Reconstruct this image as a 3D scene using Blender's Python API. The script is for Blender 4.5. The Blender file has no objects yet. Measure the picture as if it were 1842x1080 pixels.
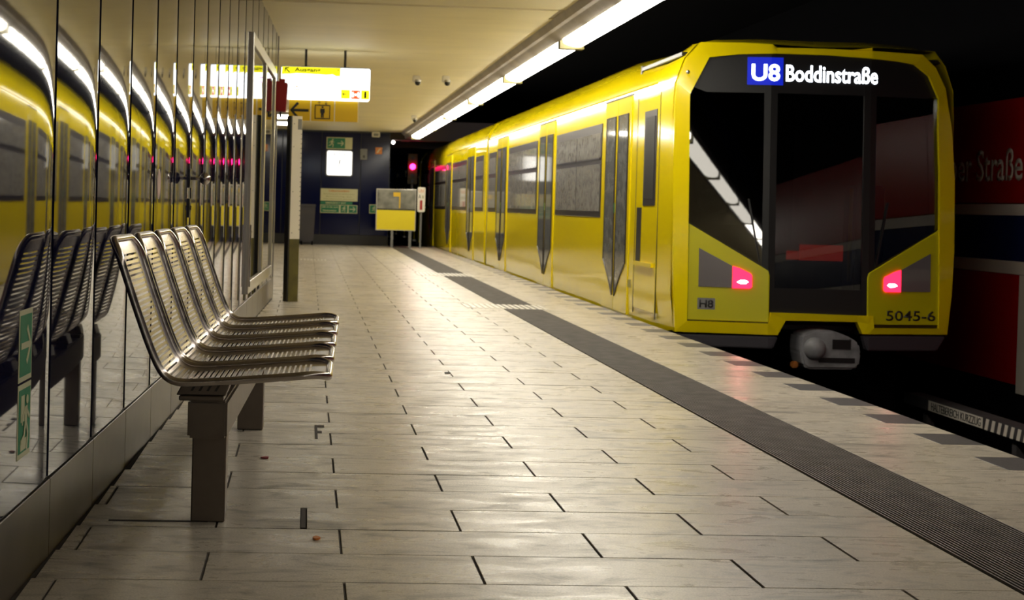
import bpy, bmesh, math, random
from mathutils import Vector, Matrix
random.seed(7)
SC = bpy.context.scene
COL = SC.collection

# ------------------------------------------------------------------ camera
cam = bpy.data.cameras.new('camera'); camo = bpy.data.objects.new('camera', cam); COL.objects.link(camo)
EYE = Vector((0, 0, 1.05))
Rv = Vector((0.9981968, -0.0536145, 0.0269915)); Uv = Vector((-0.0258932, 0.0210761, 0.9994425)); Fv = Vector((0.0541535, 0.9983393, -0.0196498))
camo.matrix_world = Matrix(((Rv.x, Uv.x, -Fv.x, EYE.x), (Rv.y, Uv.y, -Fv.y, EYE.y), (Rv.z, Uv.z, -Fv.z, EYE.z), (0, 0, 0, 1)))
cam.sensor_width = 36; cam.lens = 2700 * 36 / 1842
cam.shift_x = (921 - 700) / 1842; cam.shift_y = (420 - 540) / 1842
cam.clip_start = 0.05; cam.clip_end = 300
cam.dof.use_dof = True; cam.dof.focus_distance = 5.3; cam.dof.aperture_fstop = 7.5
SC.camera = camo
# ------------------------------------------------------------------ world, exposure
w = bpy.data.worlds.new('world'); SC.world = w; w.use_nodes = True
w.node_tree.nodes['Background'].inputs[0].default_value = (0.02, 0.03, 0.08, 1)
w.node_tree.nodes['Background'].inputs[1].default_value = 0.02
SC.view_settings.view_transform = 'Standard'; SC.view_settings.look = 'None'
SC.view_settings.exposure = 0.0; SC.view_settings.gamma = 1.0; SC.view_settings.use_curve_mapping = False
try:
    SC.cycles.max_bounces = 10; SC.cycles.glossy_bounces = 5; SC.cycles.diffuse_bounces = 5; SC.cycles.transparent_max_bounces = 8
    SC.cycles.caustics_reflective = False; SC.cycles.caustics_refractive = False
    SC.cycles.sample_clamp_indirect = 6; SC.cycles.use_denoising = True
except Exception: pass
TUBE = 24.0          # the fluorescent strip's diffusers
TUBE_COL = (1.0, 0.93, 0.79)

# ------------------------------------------------------------------ materials
def nodes(name):
    m = bpy.data.materials.new(name); m.use_nodes = True
    nt = m.node_tree; return m, nt, nt.nodes['Principled BSDF']
def pbr(name, col, rough=0.5, metal=0.0, ior=1.5, coat=0.0, vary=0.0, bump=0.0, scale=40.0, stretch=(1, 1, 1), rvary=0.0):
    m, nt, b = nodes(name)
    b.inputs['Base Color'].default_value = (*col, 1); b.inputs['Roughness'].default_value = rough
    b.inputs['Metallic'].default_value = metal; b.inputs['IOR'].default_value = ior
    if coat: b.inputs['Coat Weight'].default_value = coat; b.inputs['Coat Roughness'].default_value = 0.06
    if vary or bump or rvary:
        g = nt.nodes.new('ShaderNodeNewGeometry'); mp = nt.nodes.new('ShaderNodeMapping'); mp.inputs['Scale'].default_value = stretch
        nt.links.new(g.outputs['Position'], mp.inputs['Vector'])
        n = nt.nodes.new('ShaderNodeTexNoise'); n.inputs['Scale'].default_value = scale; n.inputs['Detail'].default_value = 4
        nt.links.new(mp.outputs[0], n.inputs['Vector'])
        if vary:
            r = nt.nodes.new('ShaderNodeMapRange'); r.inputs['From Min'].default_value = 0.3; r.inputs['From Max'].default_value = 0.7
            r.inputs['To Min'].default_value = 1 - vary; r.inputs['To Max'].default_value = 1 + vary * 0.5
            nt.links.new(n.outputs['Fac'], r.inputs['Value'])
            mx = nt.nodes.new('ShaderNodeVectorMath'); mx.operation = 'SCALE'; mx.inputs[0].default_value = col
            nt.links.new(r.outputs[0], mx.inputs['Scale']); nt.links.new(mx.outputs[0], b.inputs['Base Color'])
        if rvary:
            r = nt.nodes.new('ShaderNodeMapRange'); r.inputs['From Min'].default_value = 0.3; r.inputs['From Max'].default_value = 0.7
            r.inputs['To Min'].default_value = max(0, rough - rvary); r.inputs['To Max'].default_value = rough + rvary
            nt.links.new(n.outputs['Fac'], r.inputs['Value']); nt.links.new(r.outputs[0], b.inputs['Roughness'])
        if bump:
            bp = nt.nodes.new('ShaderNodeBump'); bp.inputs['Strength'].default_value = bump; bp.inputs['Distance'].default_value = 0.004
            nt.links.new(n.outputs['Fac'], bp.inputs['Height']); nt.links.new(bp.outputs[0], b.inputs['Normal'])
    return m
def emit(name, col, s):
    m, nt, b = nodes(name)
    b.inputs['Base Color'].default_value = (*[c * 0.5 for c in col], 1)
    b.inputs['Emission Color'].default_value = (*col, 1); b.inputs['Emission Strength'].default_value = s
    return m
def tile_mat():
    m, nt, b = nodes('terrazzo_tile'); L = nt.links; N = nt.nodes
    g = N.new('ShaderNodeNewGeometry'); oi = N.new('ShaderNodeObjectInfo')
    fine = N.new('ShaderNodeTexNoise'); fine.inputs['Scale'].default_value = 160; fine.inputs['Detail'].default_value = 3; L.new(g.outputs['Position'], fine.inputs['Vector'])
    big = N.new('ShaderNodeTexNoise'); big.inputs['Scale'].default_value = 1.7; big.inputs['Detail'].default_value = 5; L.new(g.outputs['Position'], big.inputs['Vector'])
    mp = N.new('ShaderNodeMapping'); mp.inputs['Scale'].default_value = (2.2, 6, 1); mp.inputs['Rotation'].default_value = (0, 0, 0.12); L.new(g.outputs['Position'], mp.inputs['Vector'])
    sc = N.new('ShaderNodeTexNoise'); sc.inputs['Scale'].default_value = 1.6; sc.inputs['Detail'].default_value = 9; sc.inputs['Roughness'].default_value = 0.66; sc.inputs['Distortion'].default_value = 0.8; L.new(mp.outputs[0], sc.inputs['Vector'])
    def mr(src, a, bb, c, d):
        r = N.new('ShaderNodeMapRange'); r.inputs[1].default_value = a; r.inputs[2].default_value = bb; r.inputs[3].default_value = c; r.inputs[4].default_value = d
        L.new(src, r.inputs[0]); return r.outputs[0]
    def mul(a, bb):
        x = N.new('ShaderNodeMath'); x.operation = 'MULTIPLY'; L.new(a, x.inputs[0]); L.new(bb, x.inputs[1]); return x.outputs[0]
    v = mul(mr(fine.outputs['Fac'], 0.35, 0.65, 0.76, 1.10), mr(big.outputs['Fac'], 0.3, 0.7, 0.86, 1.06))
    v = mul(v, mr(sc.outputs['Fac'], 0.51, 0.70, 1.0, 0.34))
    v = mul(v, mr(oi.outputs['Random'], 0, 1, 0.92, 1.04))
    s = N.new('ShaderNodeVectorMath'); s.operation = 'SCALE'; s.inputs[0].default_value = (0.60, 0.54, 0.45); L.new(v, s.inputs['Scale'])
    L.new(s.outputs[0], b.inputs['Base Color'])
    L.new(mr(sc.outputs['Fac'], 0.35, 0.7, 0.24, 0.42), b.inputs['Roughness']); b.inputs['IOR'].default_value = 1.5
    bp = N.new('ShaderNodeBump'); bp.inputs['Strength'].default_value = 0.12; bp.inputs['Distance'].default_value = 0.002
    L.new(fine.outputs['Fac'], bp.inputs['Height']); L.new(bp.outputs[0], b.inputs['Normal'])
    return m
def glass_mat(name, tint, gloss=0.03, ior=1.5):
    m, nt, b = nodes(name); L = nt.links; N = nt.nodes; out = N['Material Output']
    tr = N.new('ShaderNodeBsdfTransparent'); tr.inputs[0].default_value = (*tint, 1)
    gl = N.new('ShaderNodeBsdfGlossy'); gl.inputs['Roughness'].default_value = gloss; gl.inputs[0].default_value = (1, 1, 1, 1)
    fr = N.new('ShaderNodeFresnel'); fr.inputs[0].default_value = ior; mx = N.new('ShaderNodeMixShader')
    L.new(fr.outputs[0], mx.inputs[0]); L.new(tr.outputs[0], mx.inputs[1]); L.new(gl.outputs[0], mx.inputs[2]); L.new(mx.outputs[0], out.inputs[0])
    return m
def film_mat():
    m, nt, b = nodes('filmed_glass'); L = nt.links; N = nt.nodes
    g = N.new('ShaderNodeNewGeometry'); n = N.new('ShaderNodeTexVoronoi'); n.inputs['Scale'].default_value = 14; L.new(g.outputs['Position'], n.inputs['Vector'])
    n2 = N.new('ShaderNodeTexNoise'); n2.inputs['Scale'].default_value = 30; L.new(g.outputs['Position'], n2.inputs['Vector'])
    a = N.new('ShaderNodeMath'); a.operation = 'MULTIPLY'; L.new(n.outputs['Distance'], a.inputs[0]); L.new(n2.outputs['Fac'], a.inputs[1])
    r = N.new('ShaderNodeMapRange'); r.inputs[1].default_value = 0.05; r.inputs[2].default_value = 0.4; r.inputs[3].default_value = 0.7; r.inputs[4].default_value = 1.25; L.new(a.outputs[0], r.inputs[0])
    s = N.new('ShaderNodeVectorMath'); s.operation = 'SCALE'; s.inputs[0].default_value = (0.27, 0.26, 0.24); L.new(r.outputs[0], s.inputs['Scale'])
    L.new(s.outputs[0], b.inputs['Base Color']); b.inputs['Roughness'].default_value = 0.06; b.inputs['IOR'].default_value = 1.55
    return m
M = {}
M['tile'] = tile_mat()
M['slab'] = M['tile']
M['joint'] = pbr('joint_dirt', (0.055, 0.045, 0.038), 0.9)
M['tactile'] = pbr('tactile_rubber', (0.17, 0.15, 0.14), 0.6, vary=0.35, scale=9)
M['marker'] = pbr('edge_marker', (0.085, 0.078, 0.08), 0.45, vary=0.25, scale=40)
M['white_bar'] = pbr('white_guide_bar', (0.75, 0.72, 0.66), 0.4)
M['enamel'] = pbr('navy_enamel', (0.0045, 0.006, 0.030), 0.035, ior=1.6, bump=0.05, scale=2.2, stretch=(1, 1, 0.35))
M['enamel_back'] = pbr('navy_enamel_end', (0.001, 0.003, 0.035), 0.10, ior=1.35)
M['skirting'] = pbr('skirting_steel', (0.11, 0.092, 0.072), 0.36, metal=0.75, vary=0.25, scale=5)
M['skirting_dark'] = pbr('skirting_dark', (0.02, 0.02, 0.022), 0.5)
M['ceiling'] = pbr('ceiling_paint', (0.83, 0.74, 0.46), 0.6, vary=0.07, scale=0.9, stretch=(1, 2.0, 1))
M['beam'] = pbr('beam_paint', (0.50, 0.45, 0.37), 0.65, vary=0.18, scale=2.5)
M['concrete'] = pbr('tunnel_concrete', (0.045, 0.042, 0.045), 0.85, vary=0.3, scale=6)
M['beam_dark'] = pbr('tunnel_beam_paint', (0.20, 0.16, 0.18), 0.6)
M['soot'] = pbr('soot_black', (0.002, 0.002, 0.003), 0.95, ior=1.15)
M['tube'] = emit('lamp_diffuser', TUBE_COL, TUBE)
M['tube_dimmed'] = emit('dim_lamp_diffuser', TUBE_COL, TUBE*0.28)      # unseen tubes near the camera, turned down to darken the near floor
M['steel'] = pbr('polished_steel', (0.50, 0.455, 0.43), 0.20, metal=1.0, rvary=0.05, scale=30)
M['shell_steel'] = pbr('satin_steel', (0.56, 0.51, 0.505), 0.26, metal=1.0)
M['steel_dull'] = pbr('brushed_steel', (0.17, 0.14, 0.115), 0.42, metal=0.85, vary=0.12, scale=12)
M['alu'] = pbr('aluminium', (0.46, 0.44, 0.40), 0.3, metal=0.9)
M['dark'] = pbr('black_plastic', (0.010, 0.010, 0.011), 0.4)
M['grey'] = pbr('grey_paint', (0.19, 0.19, 0.19), 0.5)
M['white'] = pbr('white_paint', (0.72, 0.68, 0.60), 0.45)
M['yellow'] = pbr('train_yellow', (0.88, 0.70, 0.002), 0.13, coat=0.25, ior=1.5)
M['yellow_panel'] = pbr('train_yellow_panel', (0.56, 0.52, 0.004), 0.22)
M['win_frame'] = pbr('window_surround', (0.028, 0.022, 0.026), 0.3)
M['film'] = film_mat()
M['door_glass'] = pbr('door_glass', (0.18, 0.185, 0.18), 0.06, ior=1.55, vary=0.35, scale=9)
M['wind'] = glass_mat('windscreen_glass', (0.42, 0.42, 0.44), 0.015, 1.75)
M['lamp_cover'] = pbr('lamp_cover_grey', (0.16, 0.145, 0.15), 0.12, coat=0.5)
M['red_lamp'] = emit('tail_lamp_red', (1.0, 0.012, 0.05), 4.0)
M['red_core'] = emit('tail_lamp_core', (1.0, 0.40, 0.40), 45)
M['seam'] = pbr('seam_dark', (0.035, 0.026, 0.004), 0.5)
M['led_text'] = emit('led_letters', (0.86, 0.92, 1.0), 5)
M['led_blue'] = emit('led_blue_field', (0.003, 0.015, 0.5), 0.9)
M['led_red'] = emit('led_red_panel', (1.0, 0.03, 0.01), 0.4)
M['screen_back'] = emit('display_glow', (0.10, 0.13, 0.2), 0.15)
M['red_enamel'] = pbr('red_enamel', (0.30, 0.004, 0.004), 0.25)
M['white_enamel'] = pbr('white_enamel', (0.50, 0.46, 0.40), 0.35)
M['blue_enamel'] = pbr('blue_enamel', (0.004, 0.010, 0.06), 0.25)
M['yellow_sign'] = pbr('sign_yellow', (0.66, 0.42, 0.01), 0.35)
M['red_box'] = pbr('red_paint', (0.28, 0.004, 0.006), 0.3)
M['black_ink'] = pbr('black_ink', (0.012, 0.012, 0.010), 0.5)
M['green_sign'] = pbr('sign_green', (0.0, 0.16, 0.07), 0.4)
M['cream'] = pbr('glow_cream', (0.62, 0.60, 0.36), 0.5)
M['sticker_green'] = pbr('sticker_green', (0.0, 0.22, 0.10), 0.5)
M['sticker_cream'] = pbr('sticker_cream', (0.60, 0.62, 0.42), 0.5)
M['sign_lit'] = emit('lit_sign_face', (0.93, 0.97, 1.0), 2.6)
M['lit_yellow'] = emit('lit_yellow', (0.95, 0.90, 0.01), 1.1)
M['lit_red'] = emit('lit_red', (0.95, 0.12, 0.02), 1.0)
M['lit_pink'] = emit('lit_pink', (0.95, 0.45, 0.95), 1.0)
M['lit_orange'] = emit('lit_orange', (1.0, 0.42, 0.16), 1.0)
M['clock_face'] = emit('clock_face_lit', (1.0, 0.98, 0.93), 1.7)
M['signal_red'] = emit('signal_lamp_red', (1.0, 0.01, 0.12), 26)
M['far_tube'] = emit('far_lamp_tube', (1.0, 0.95, 0.82), 14)
M['orange_ink'] = pbr('orange_ink', (0.62, 0.20, 0.03), 0.5)
M['olive_ink'] = pbr('olive_ink', (0.30, 0.30, 0.12), 0.5)
M['dark_red'] = pbr('dark_red_ink', (0.35, 0.01, 0.01), 0.5)
M['bright_yellow'] = pbr('bright_yellow', (0.80, 0.66, 0.01), 0.35)
M['reflection_grey'] = pbr('painted_reflection', (0.22, 0.22, 0.19), 0.15, vary=0.6, scale=4)  # mottled grey standing in for train windows reflected in the mirror board
M['olive'] = pbr('post_olive', (0.10, 0.085, 0.012), 0.5, vary=0.3, scale=9)
M['rail'] = pbr('rail_steel', (0.2, 0.17, 0.15), 0.35, metal=1)
M['bumper'] = pbr('bumper_grey', (0.045, 0.042, 0.052), 0.4)
M['coupler'] = pbr('coupler_grey', (0.26, 0.26, 0.28), 0.45, vary=0.4, scale=7)
M['rust'] = pbr('orange_cap', (0.35, 0.12, 0.02), 0.5)
M['seat_cloth'] = pbr('seat_cloth', (0.02, 0.02, 0.024), 0.8)
M['cab_panel'] = pbr('cab_panel', (0.10, 0.085, 0.08), 0.6, vary=0.2, scale=5)
M['cab_yellow'] = pbr('grab_pole_yellow', (0.4, 0.3, 0.01), 0.3)
M['litter'] = pbr('litter_red', (0.25, 0.02, 0.03), 0.6)
M['mirror'] = pbr('case_glass', (0.010, 0.011, 0.013), 0.02, ior=1.9)
M['pale_pink'] = pbr('pale_pink', (0.50, 0.34, 0.32), 0.5)

# ------------------------------------------------------------------ geometry helpers
class MB:
    def __init__(s): s.v = []; s.f = []; s.mi = []; s.m = 0
    def add(s, vs, fs):
        o = len(s.v); s.v += [tuple(v) for v in vs]; s.f += [tuple(o + i for i in f) for f in fs]; s.mi += [s.m] * len(fs); return s
    def box(s, x0, x1, y0, y1, z0, z1):
        return s.add([(x0,y0,z0),(x1,y0,z0),(x1,y1,z0),(x0,y1,z0),(x0,y0,z1),(x1,y0,z1),(x1,y1,z1),(x0,y1,z1)],
                     [(0,3,2,1),(4,5,6,7),(0,1,5,4),(1,2,6,5),(2,3,7,6),(3,0,4,7)])
    def prism(s, A, B):
        n = len(A); return s.add(list(A) + list(B), [tuple(range(n))[::-1], tuple(range(n, 2*n))] + [(i, (i+1) % n, n + (i+1) % n, n + i) for i in range(n)])
    def tube(s, path, r, n=8, closed=False, cap=True, squash=None):
        P = [Vector(p) for p in path]; k = len(P); rings = []; up = None
        for i in range(k):
            t = (P[(i+1) % k] - P[i-1]) if closed else (P[min(i+1, k-1)] - P[max(i-1, 0)])
            t.normalize()
            if up is None:
                up = Vector((0, 0, 1)) if abs(t.z) < 0.9 else Vector((1, 0, 0))
            a = t.cross(up); a.normalize(); b = a.cross(t); up = b
            rr = r[i] if isinstance(r, (list, tuple)) else r
            rings.append([P[i] + a * (rr * math.cos(2*math.pi*j/n)) + b * (rr * math.sin(2*math.pi*j/n)) for j in range(n)])
        vs = [v for R in rings for v in R]; fs = []
        for i in range(k if closed else k - 1):
            for j in range(n):
                a = i*n + j; b = i*n + (j+1) % n; c = ((i+1) % k)*n + (j+1) % n; d = ((i+1) % k)*n + j; fs.append((a, b, c, d))
        if not closed and cap: fs += [tuple(range(n))[::-1], tuple(range((k-1)*n, k*n))]
        return s.add(vs, fs)
    def cyl(s, a, b, r, n=16): return s.tube([a, b], r, n)
    def ball(s, c, r, n=14, sx=1, sy=1, sz=1):
        vs = []; m = n // 2
        for i in range(m + 1):
            th = math.pi * i / m
            for j in range(n):
                ph = 2*math.pi*j/n; vs.append((c[0] + sx*r*math.sin(th)*math.cos(ph), c[1] + sy*r*math.sin(th)*math.sin(ph), c[2] + sz*r*math.cos(th)))
        return s.add(vs, [(i*n + j, (i+1)*n + j, (i+1)*n + (j+1) % n, i*n + (j+1) % n) for i in range(m) for j in range(n)])
    def mesh(s, name, mats, smooth=False, bevel=0, fn=None):
        me = bpy.data.meshes.new(name); me.from_pydata(s.v, [], s.f)
        for m in (mats if isinstance(mats, (list, tuple)) else [mats]): me.materials.append(m)
        for p, k in zip(me.polygons, s.mi): p.material_index = k
        bm = bmesh.new(); bm.from_mesh(me)
        if bevel: bmesh.ops.bevel(bm, geom=list(bm.edges), offset=bevel, segments=1 if bevel < .006 else 2, affect='EDGES', clamp_overlap=True)
        if fn: fn(bm)
        bmesh.ops.recalc_face_normals(bm, faces=bm.faces)
        bm.to_mesh(me); bm.free()
        if smooth:
            for p in me.polygons: p.use_smooth = True
        return me
    def build(s, name, mats, parent=None, off=(0, 0, 0), smooth=False, bevel=0, fn=None, **kw):
        if off != (0, 0, 0):
            s.v = [(x - off[0], y - off[1], z - off[2]) for x, y, z in s.v]
        return link(name, s.mesh(name, mats, smooth, bevel, fn), parent, **kw)
def link(name, me, parent=None, loc=None, rz=None, **kw):
    o = bpy.data.objects.new(name, me); COL.objects.link(o)
    if parent is not None: o.parent = parent
    if loc is not None: o.location = loc
    if rz is not None: o.rotation_euler.z = rz
    for k, v in kw.items(): o[k] = v
    return o
def thing(name, label, cat, loc=(0, 0, 0), rz=0, group=None):
    o = link(name, None, None, loc, rz, label=label, category=cat)
    o.empty_display_size = 0.1
    if group: o['group'] = group
    return o
def copy_tree(o, parent=None):
    c = o.copy(); COL.objects.link(c)
    if parent is not None: c.parent = parent
    for ch in [x for x in COL.objects if x.parent == o]: copy_tree(ch, c)
    return c
class FR:   # a flat frame: origin, right, up; normal = right x up points to the reader
    def __init__(s, O, R, U): s.O = Vector(O); s.R = Vector(R).normalized(); s.U = Vector(U).normalized(); s.N = s.R.cross(s.U)
    def p(s, a, b, t=0): return s.O + s.R*a + s.U*b + s.N*t
def plate(mb, fr, pts, t0, t1): return mb.prism([fr.p(a, b, t0) for a, b in pts], [fr.p(a, b, t1) for a, b in pts])
def rect(mb, fr, a0, a1, b0, b1, t0, t1): return plate(mb, fr, [(a0, b0), (a1, b0), (a1, b1), (a0, b1)], t0, t1)
def rrect(a0, a1, b0, b1, r, n=4):
    out = []
    for cx, cy, s in ((a1-r, b0+r, -90), (a1-r, b1-r, 0), (a0+r, b1-r, 90), (a0+r, b0+r, 180)):
        for i in range(n + 1):
            t = math.radians(s + 90*i/n); out.append((cx + r*math.cos(t), cy + r*math.sin(t)))
    return out
def disc(cx, cy, r, n=20, ry=None): return [(cx + r*math.cos(2*math.pi*i/n), cy + (ry or r)*math.sin(2*math.pi*i/n)) for i in range(n)]
def text(string, fr, a0, a1, b0, b1, t, mat, parent=None, off=(0, 0, 0), name='lettering', depth=0.002, bold=0.0, keep=False, fn=None):
    """letters filling the rectangle a0..a1, b0..b1 of the frame"""
    cu = bpy.data.curves.new('t', 'FONT'); cu.body = string; cu.offset = bold; cu.resolution_u = 3
    ob = bpy.data.objects.new('t', cu); COL.objects.link(ob)
    dg = bpy.context.evaluated_depsgraph_get(); dg.update()
    me = bpy.data.meshes.new_from_object(ob.evaluated_get(dg)); bpy.data.objects.remove(ob)
    xs = [v.co.x for v in me.vertices]; ys = [v.co.y for v in me.vertices]
    x0, x1, y0, y1 = min(xs), max(xs), min(ys), max(ys)
    sx = (a1 - a0)/(x1 - x0); sy = (b1 - b0)/(y1 - y0)
    if keep: sx = sy = min(sx, sy)
    for v in me.vertices:
        q = fr.p(a0 + (v.co.x - x0)*sx, b0 + (v.co.y - y0)*sy, t); v.co = q - Vector(off)
    me.materials.clear(); me.materials.append(mat)
    bm = bmesh.new(); bm.from_mesh(me)
    r = bmesh.ops.extrude_face_region(bm, geom=list(bm.faces))
    for v in [g for g in r['geom'] if isinstance(g, bmesh.types.BMVert)]: v.co += fr.N*depth
    if fn: fn(bm)
    bm.to_mesh(me); bm.free()
    return link(name, me, parent)

PI = math.pi
# wall line: X = XW0 + KW*Y
XW0, KW = -0.87, 0.0305
WANG = -math.atan(KW)
def WX(y): return XW0 + KW*y
WDIR = Vector((KW, 1, 0)).normalized(); WNRM = Vector((1, -KW, 0)).normalized()
def WP(y, d=0.0, z=0.0):
    """a point d in front of the left wall, at station y"""
    return Vector((WX(y), y, z)) + WNRM*d
Y_BACK, Y_END, Y_WALL_END, H_CEIL, X_EDGE = -26.0, 37.4, 16.3, 2.83, 3.18

# ================================================================== STRUCTURE
# ---- platform floor
floor = MB().box(-4.0, X_EDGE - 0.01, Y_BACK, Y_END + 0.3, -0.30, -0.006).build('floor', M['joint'], kind='structure')
ROW, RY0, TW = 0.335, 4.133, 0.788
def cut_tile(x0, x1, y0, y1, z=0.0):
    g = 0.0022; gx = 0.0045
    return MB().box(x0 + gx, x1 - gx, y0 + g, y1 - g, -0.03, z)
tile_mesh = MB().box(0.0036, TW - 0.0036, 0.0020, ROW - 0.0022, -0.03, 0).mesh('tile', M['tile'], bevel=0.0015)
rest = MB(); n_single = 0
for n in range(-92, 100):
    y0 = RY0 + n*ROW; y1 = y0 + ROW
    if y1 > Y_END: break
    ox = -0.27 if n % 2 == 0 else 0.125
    ylim = y0 + ROW/2
    left = WX(ylim) + 0.015 if y1 < Y_WALL_END else -3.95
    k = math.floor((left - ox)/TW)
    x = ox + k*TW
    single = 3.3 < y0 < 22
    while x < 2.03:
        a, b = max(x, left), min(x + TW, 2.035)
        if b - a > 0.03:
            if single and b > -1.2:
                n_single += 1
                if n == 2 and abs(x + 0.27) < .01:      # the tile patched around the near bench leg
                    for (p, q) in ((a, 0.004), (0.018, b)): cut_tile(p, q, y0, y1).build('tile', M['tile'], floor)
                elif b - a > TW - 0.01: link('tile', tile_mesh, floor, (x, y0, random.uniform(-0.0012, 0)))
                else: cut_tile(a, b, y0, y1).build('tile', M['tile'], floor)
            else:
                rest.box(a + 0.0045, b - 0.0045, y0 + 0.0022, y1 - 0.0022, -0.03, -0.0005)
        x += TW
rest.build('tile_field', M['tile'], floor, kind='stuff')
# edge slabs, dark edge markers
slab_w = MB().box(2.440, X_EDGE, 0.0022, ROW - 0.0022, -0.03, 0).mesh('edge_slab', M['slab'], bevel=0.0015)
slab_n = MB().box(2.440, 2.967, 0.0022, ROW - 0.0022, -0.03, 0).mesh('edge_slab', M['slab'], bevel=0.0015)
mark_m = MB().box(2.970, X_EDGE, 0.0022, ROW - 0.0022, -0.03, 0).mesh('edge_marker', M['marker'], bevel=0.0015)
far = MB(); farm = MB()
for n in range(-60, 100):
    y0 = RY0 + n*ROW
    if y0 + ROW > Y_END: break
    if 4 < y0 < 26:
        link('edge_slab', slab_n if n % 2 == 0 else slab_w, floor, (0, y0, 0))
        if n % 2 == 0: link('edge_marker', mark_m, floor, (0, y0, 0))
    elif n % 2 == 0:
        far.box(2.440, 2.967, y0 + .002, y0 + ROW - .002, -0.03, 0); farm.box(2.970, X_EDGE, y0 + .002, y0 + ROW - .002, -0.03, 0)
    else: far.box(2.440, X_EDGE, y0 + .002, y0 + ROW - .002, -0.03, 0)
far.build('edge_slab_field', M['slab'], floor, kind='stuff'); farm.build('edge_marker_field', M['marker'], floor, kind='stuff')
# ribbed tactile strip with two white-barred crossings
pads = ((15.33, 16.05), (22.15, 23.15))
mb = MB(); segs = [(-6.0, pads[0][0]), (pads[0][1], pads[1][0]), (pads[1][1], 37.3)]
NR = 26; pw = 0.395/NR
for (a, b) in segs:
    for i in range(NR):
        x = 2.04 + i*pw
        A = [(x, a, -0.03), (x, a, -0.006), (x + pw*.12, a, 0.004), (x + pw*.52, a, 0.004), (x + pw*.64, a, -0.006), (x + pw, a, -0.006), (x + pw, a, -0.03)]
        mb.prism(A, [(p[0], b, p[2]) for p in A])
mb.build('ribbed_strip', M['tactile'], floor, kind='stuff')
for (a, b) in pads:
    MB().box(2.04, 2.435, a, b, -0.03, 0.0005).build('pad_base', M['tactile'], floor)
    x = 1.66
    while x < 2.5:
        MB().box(x, x + 0.036, a + .04, b - .04, -0.02, 0.004).build('guide_bar', M['white_bar'], floor, bevel=0.001); x += 0.062
x = -0.12
while x < .36:
    MB().box(x, x + 0.03, 26.9, 27.5, -0.02, 0.004).build('guide_bar', M['white_bar'], floor, bevel=0.001); x += 0.062
# platform edge face and recess
MB().box(X_EDGE - 0.30, X_EDGE - 0.012, Y_BACK, 120, -1.25, -0.31).build('platform_side', M['concrete'], floor)
MB().box(-0.62, -0.30, 4.878, 4.893, -0.01, 0.0016).build('cut_joint', M['joint'], floor)
MB().box(0.002, 0.018, 4.815, 5.125, -0.01, 0.0012).build('cut_joint', M['joint'], floor)

# ---- left wall: backing, bulged enamel panels, steel skirting
PWID = 0.722; PY0 = 4.38; STEP = PWID
wl = MB(); q = [WP(Y_BACK, -0.02), WP(Y_WALL_END, -0.02), WP(Y_WALL_END, -0.45), WP(Y_BACK, -0.45)]
wl.prism([(p.x, p.y, 0) for p in q], [(p.x, p.y, H_CEIL) for p in q])
wall_left = wl.build('wall_left', M['dark'], kind='structure')
def panel_mesh(width, z0, z1):
    NN = 30; prof = [(0.0, -0.020)]; x = 0.0; ys = []
    for i in range(NN + 1):
        t = i/NN
        ys.append((t*(width - 0.006), x))
        wslope = 0.016 - 0.032*t - 0.055*t**9       # relative to the wall's own line
        x += wslope*(width/NN)
    m = MB(); zz = [z0, z0 + (z1 - z0)*.33, z0 + (z1 - z0)*.66, z1]
    pts = [(y, x + 0.004) for y, x in ys]
    vs = [(p[1], p[0], z) for z in zz for p in pts]; n = len(pts); fs = []
    for k in range(3):
        for i in range(n - 1): fs.append((k*n + i, k*n + i + 1, (k+1)*n + i + 1, (k+1)*n + i))
    m.add(vs, fs)
    for p in (pts[0], pts[-1]):
        m.add([(p[1], p[0], z0), (-0.02, p[0], z0), (-0.02, p[0], z1), (p[1], p[0], z1)], [(0, 1, 2, 3)])
    me = m.mesh('panel', M['enamel'])
    for p in me.polygons: p.use_smooth = len(p.vertices) == 4 and p.index < 3*(n-1)
    return me
pm = panel_mesh(PWID, 0.235, H_CEIL - 0.002); sk = MB().box(-0.018, 0.010, 0.002, PWID - 0.002, 0.0, 0.228).mesh('skirting_panel', M['skirting'], bevel=0.002)
baseboard = wl2 = MB()
q = [WP(Y_BACK, 0.0), WP(Y_WALL_END, 0.0), WP(Y_WALL_END, -0.019), WP(Y_BACK, -0.019)]
baseboard.prism([(p.x, p.y, 0.0) for p in q], [(p.x, p.y, 0.232) for p in q])
baseboard = baseboard.build('baseboard_left', M['dark'], kind='structure')
for k in range(-30, 17):
    y = PY0 + k*STEP*WDIR.y
    if y + STEP > Y_WALL_END + 0.02 or y < -18: continue
    link('panel', pm, wall_left, WP(y), WANG); link('skirting_panel', sk, baseboard, WP(y), WANG)
yl = PY0 + 16*STEP*WDIR.y
if Y_WALL_END - yl > 0.1:
    link('panel', panel_mesh((Y_WALL_END - yl)/WDIR.y, 0.235, H_CEIL - 0.002), wall_left, WP(yl), WANG)
    MB().box(-0.018, 0.010, 0.002, Y_WALL_END - yl, 0, 0.228).build('skirting_panel', M['skirting'], baseboard, loc=WP(yl), rz=WANG)
MB().box(-0.46, 0.012, 0.0, 0.03, 0, H_CEIL).build('end_trim', M['alu'], wall_left, loc=WP(Y_WALL_END), rz=WANG)

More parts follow.
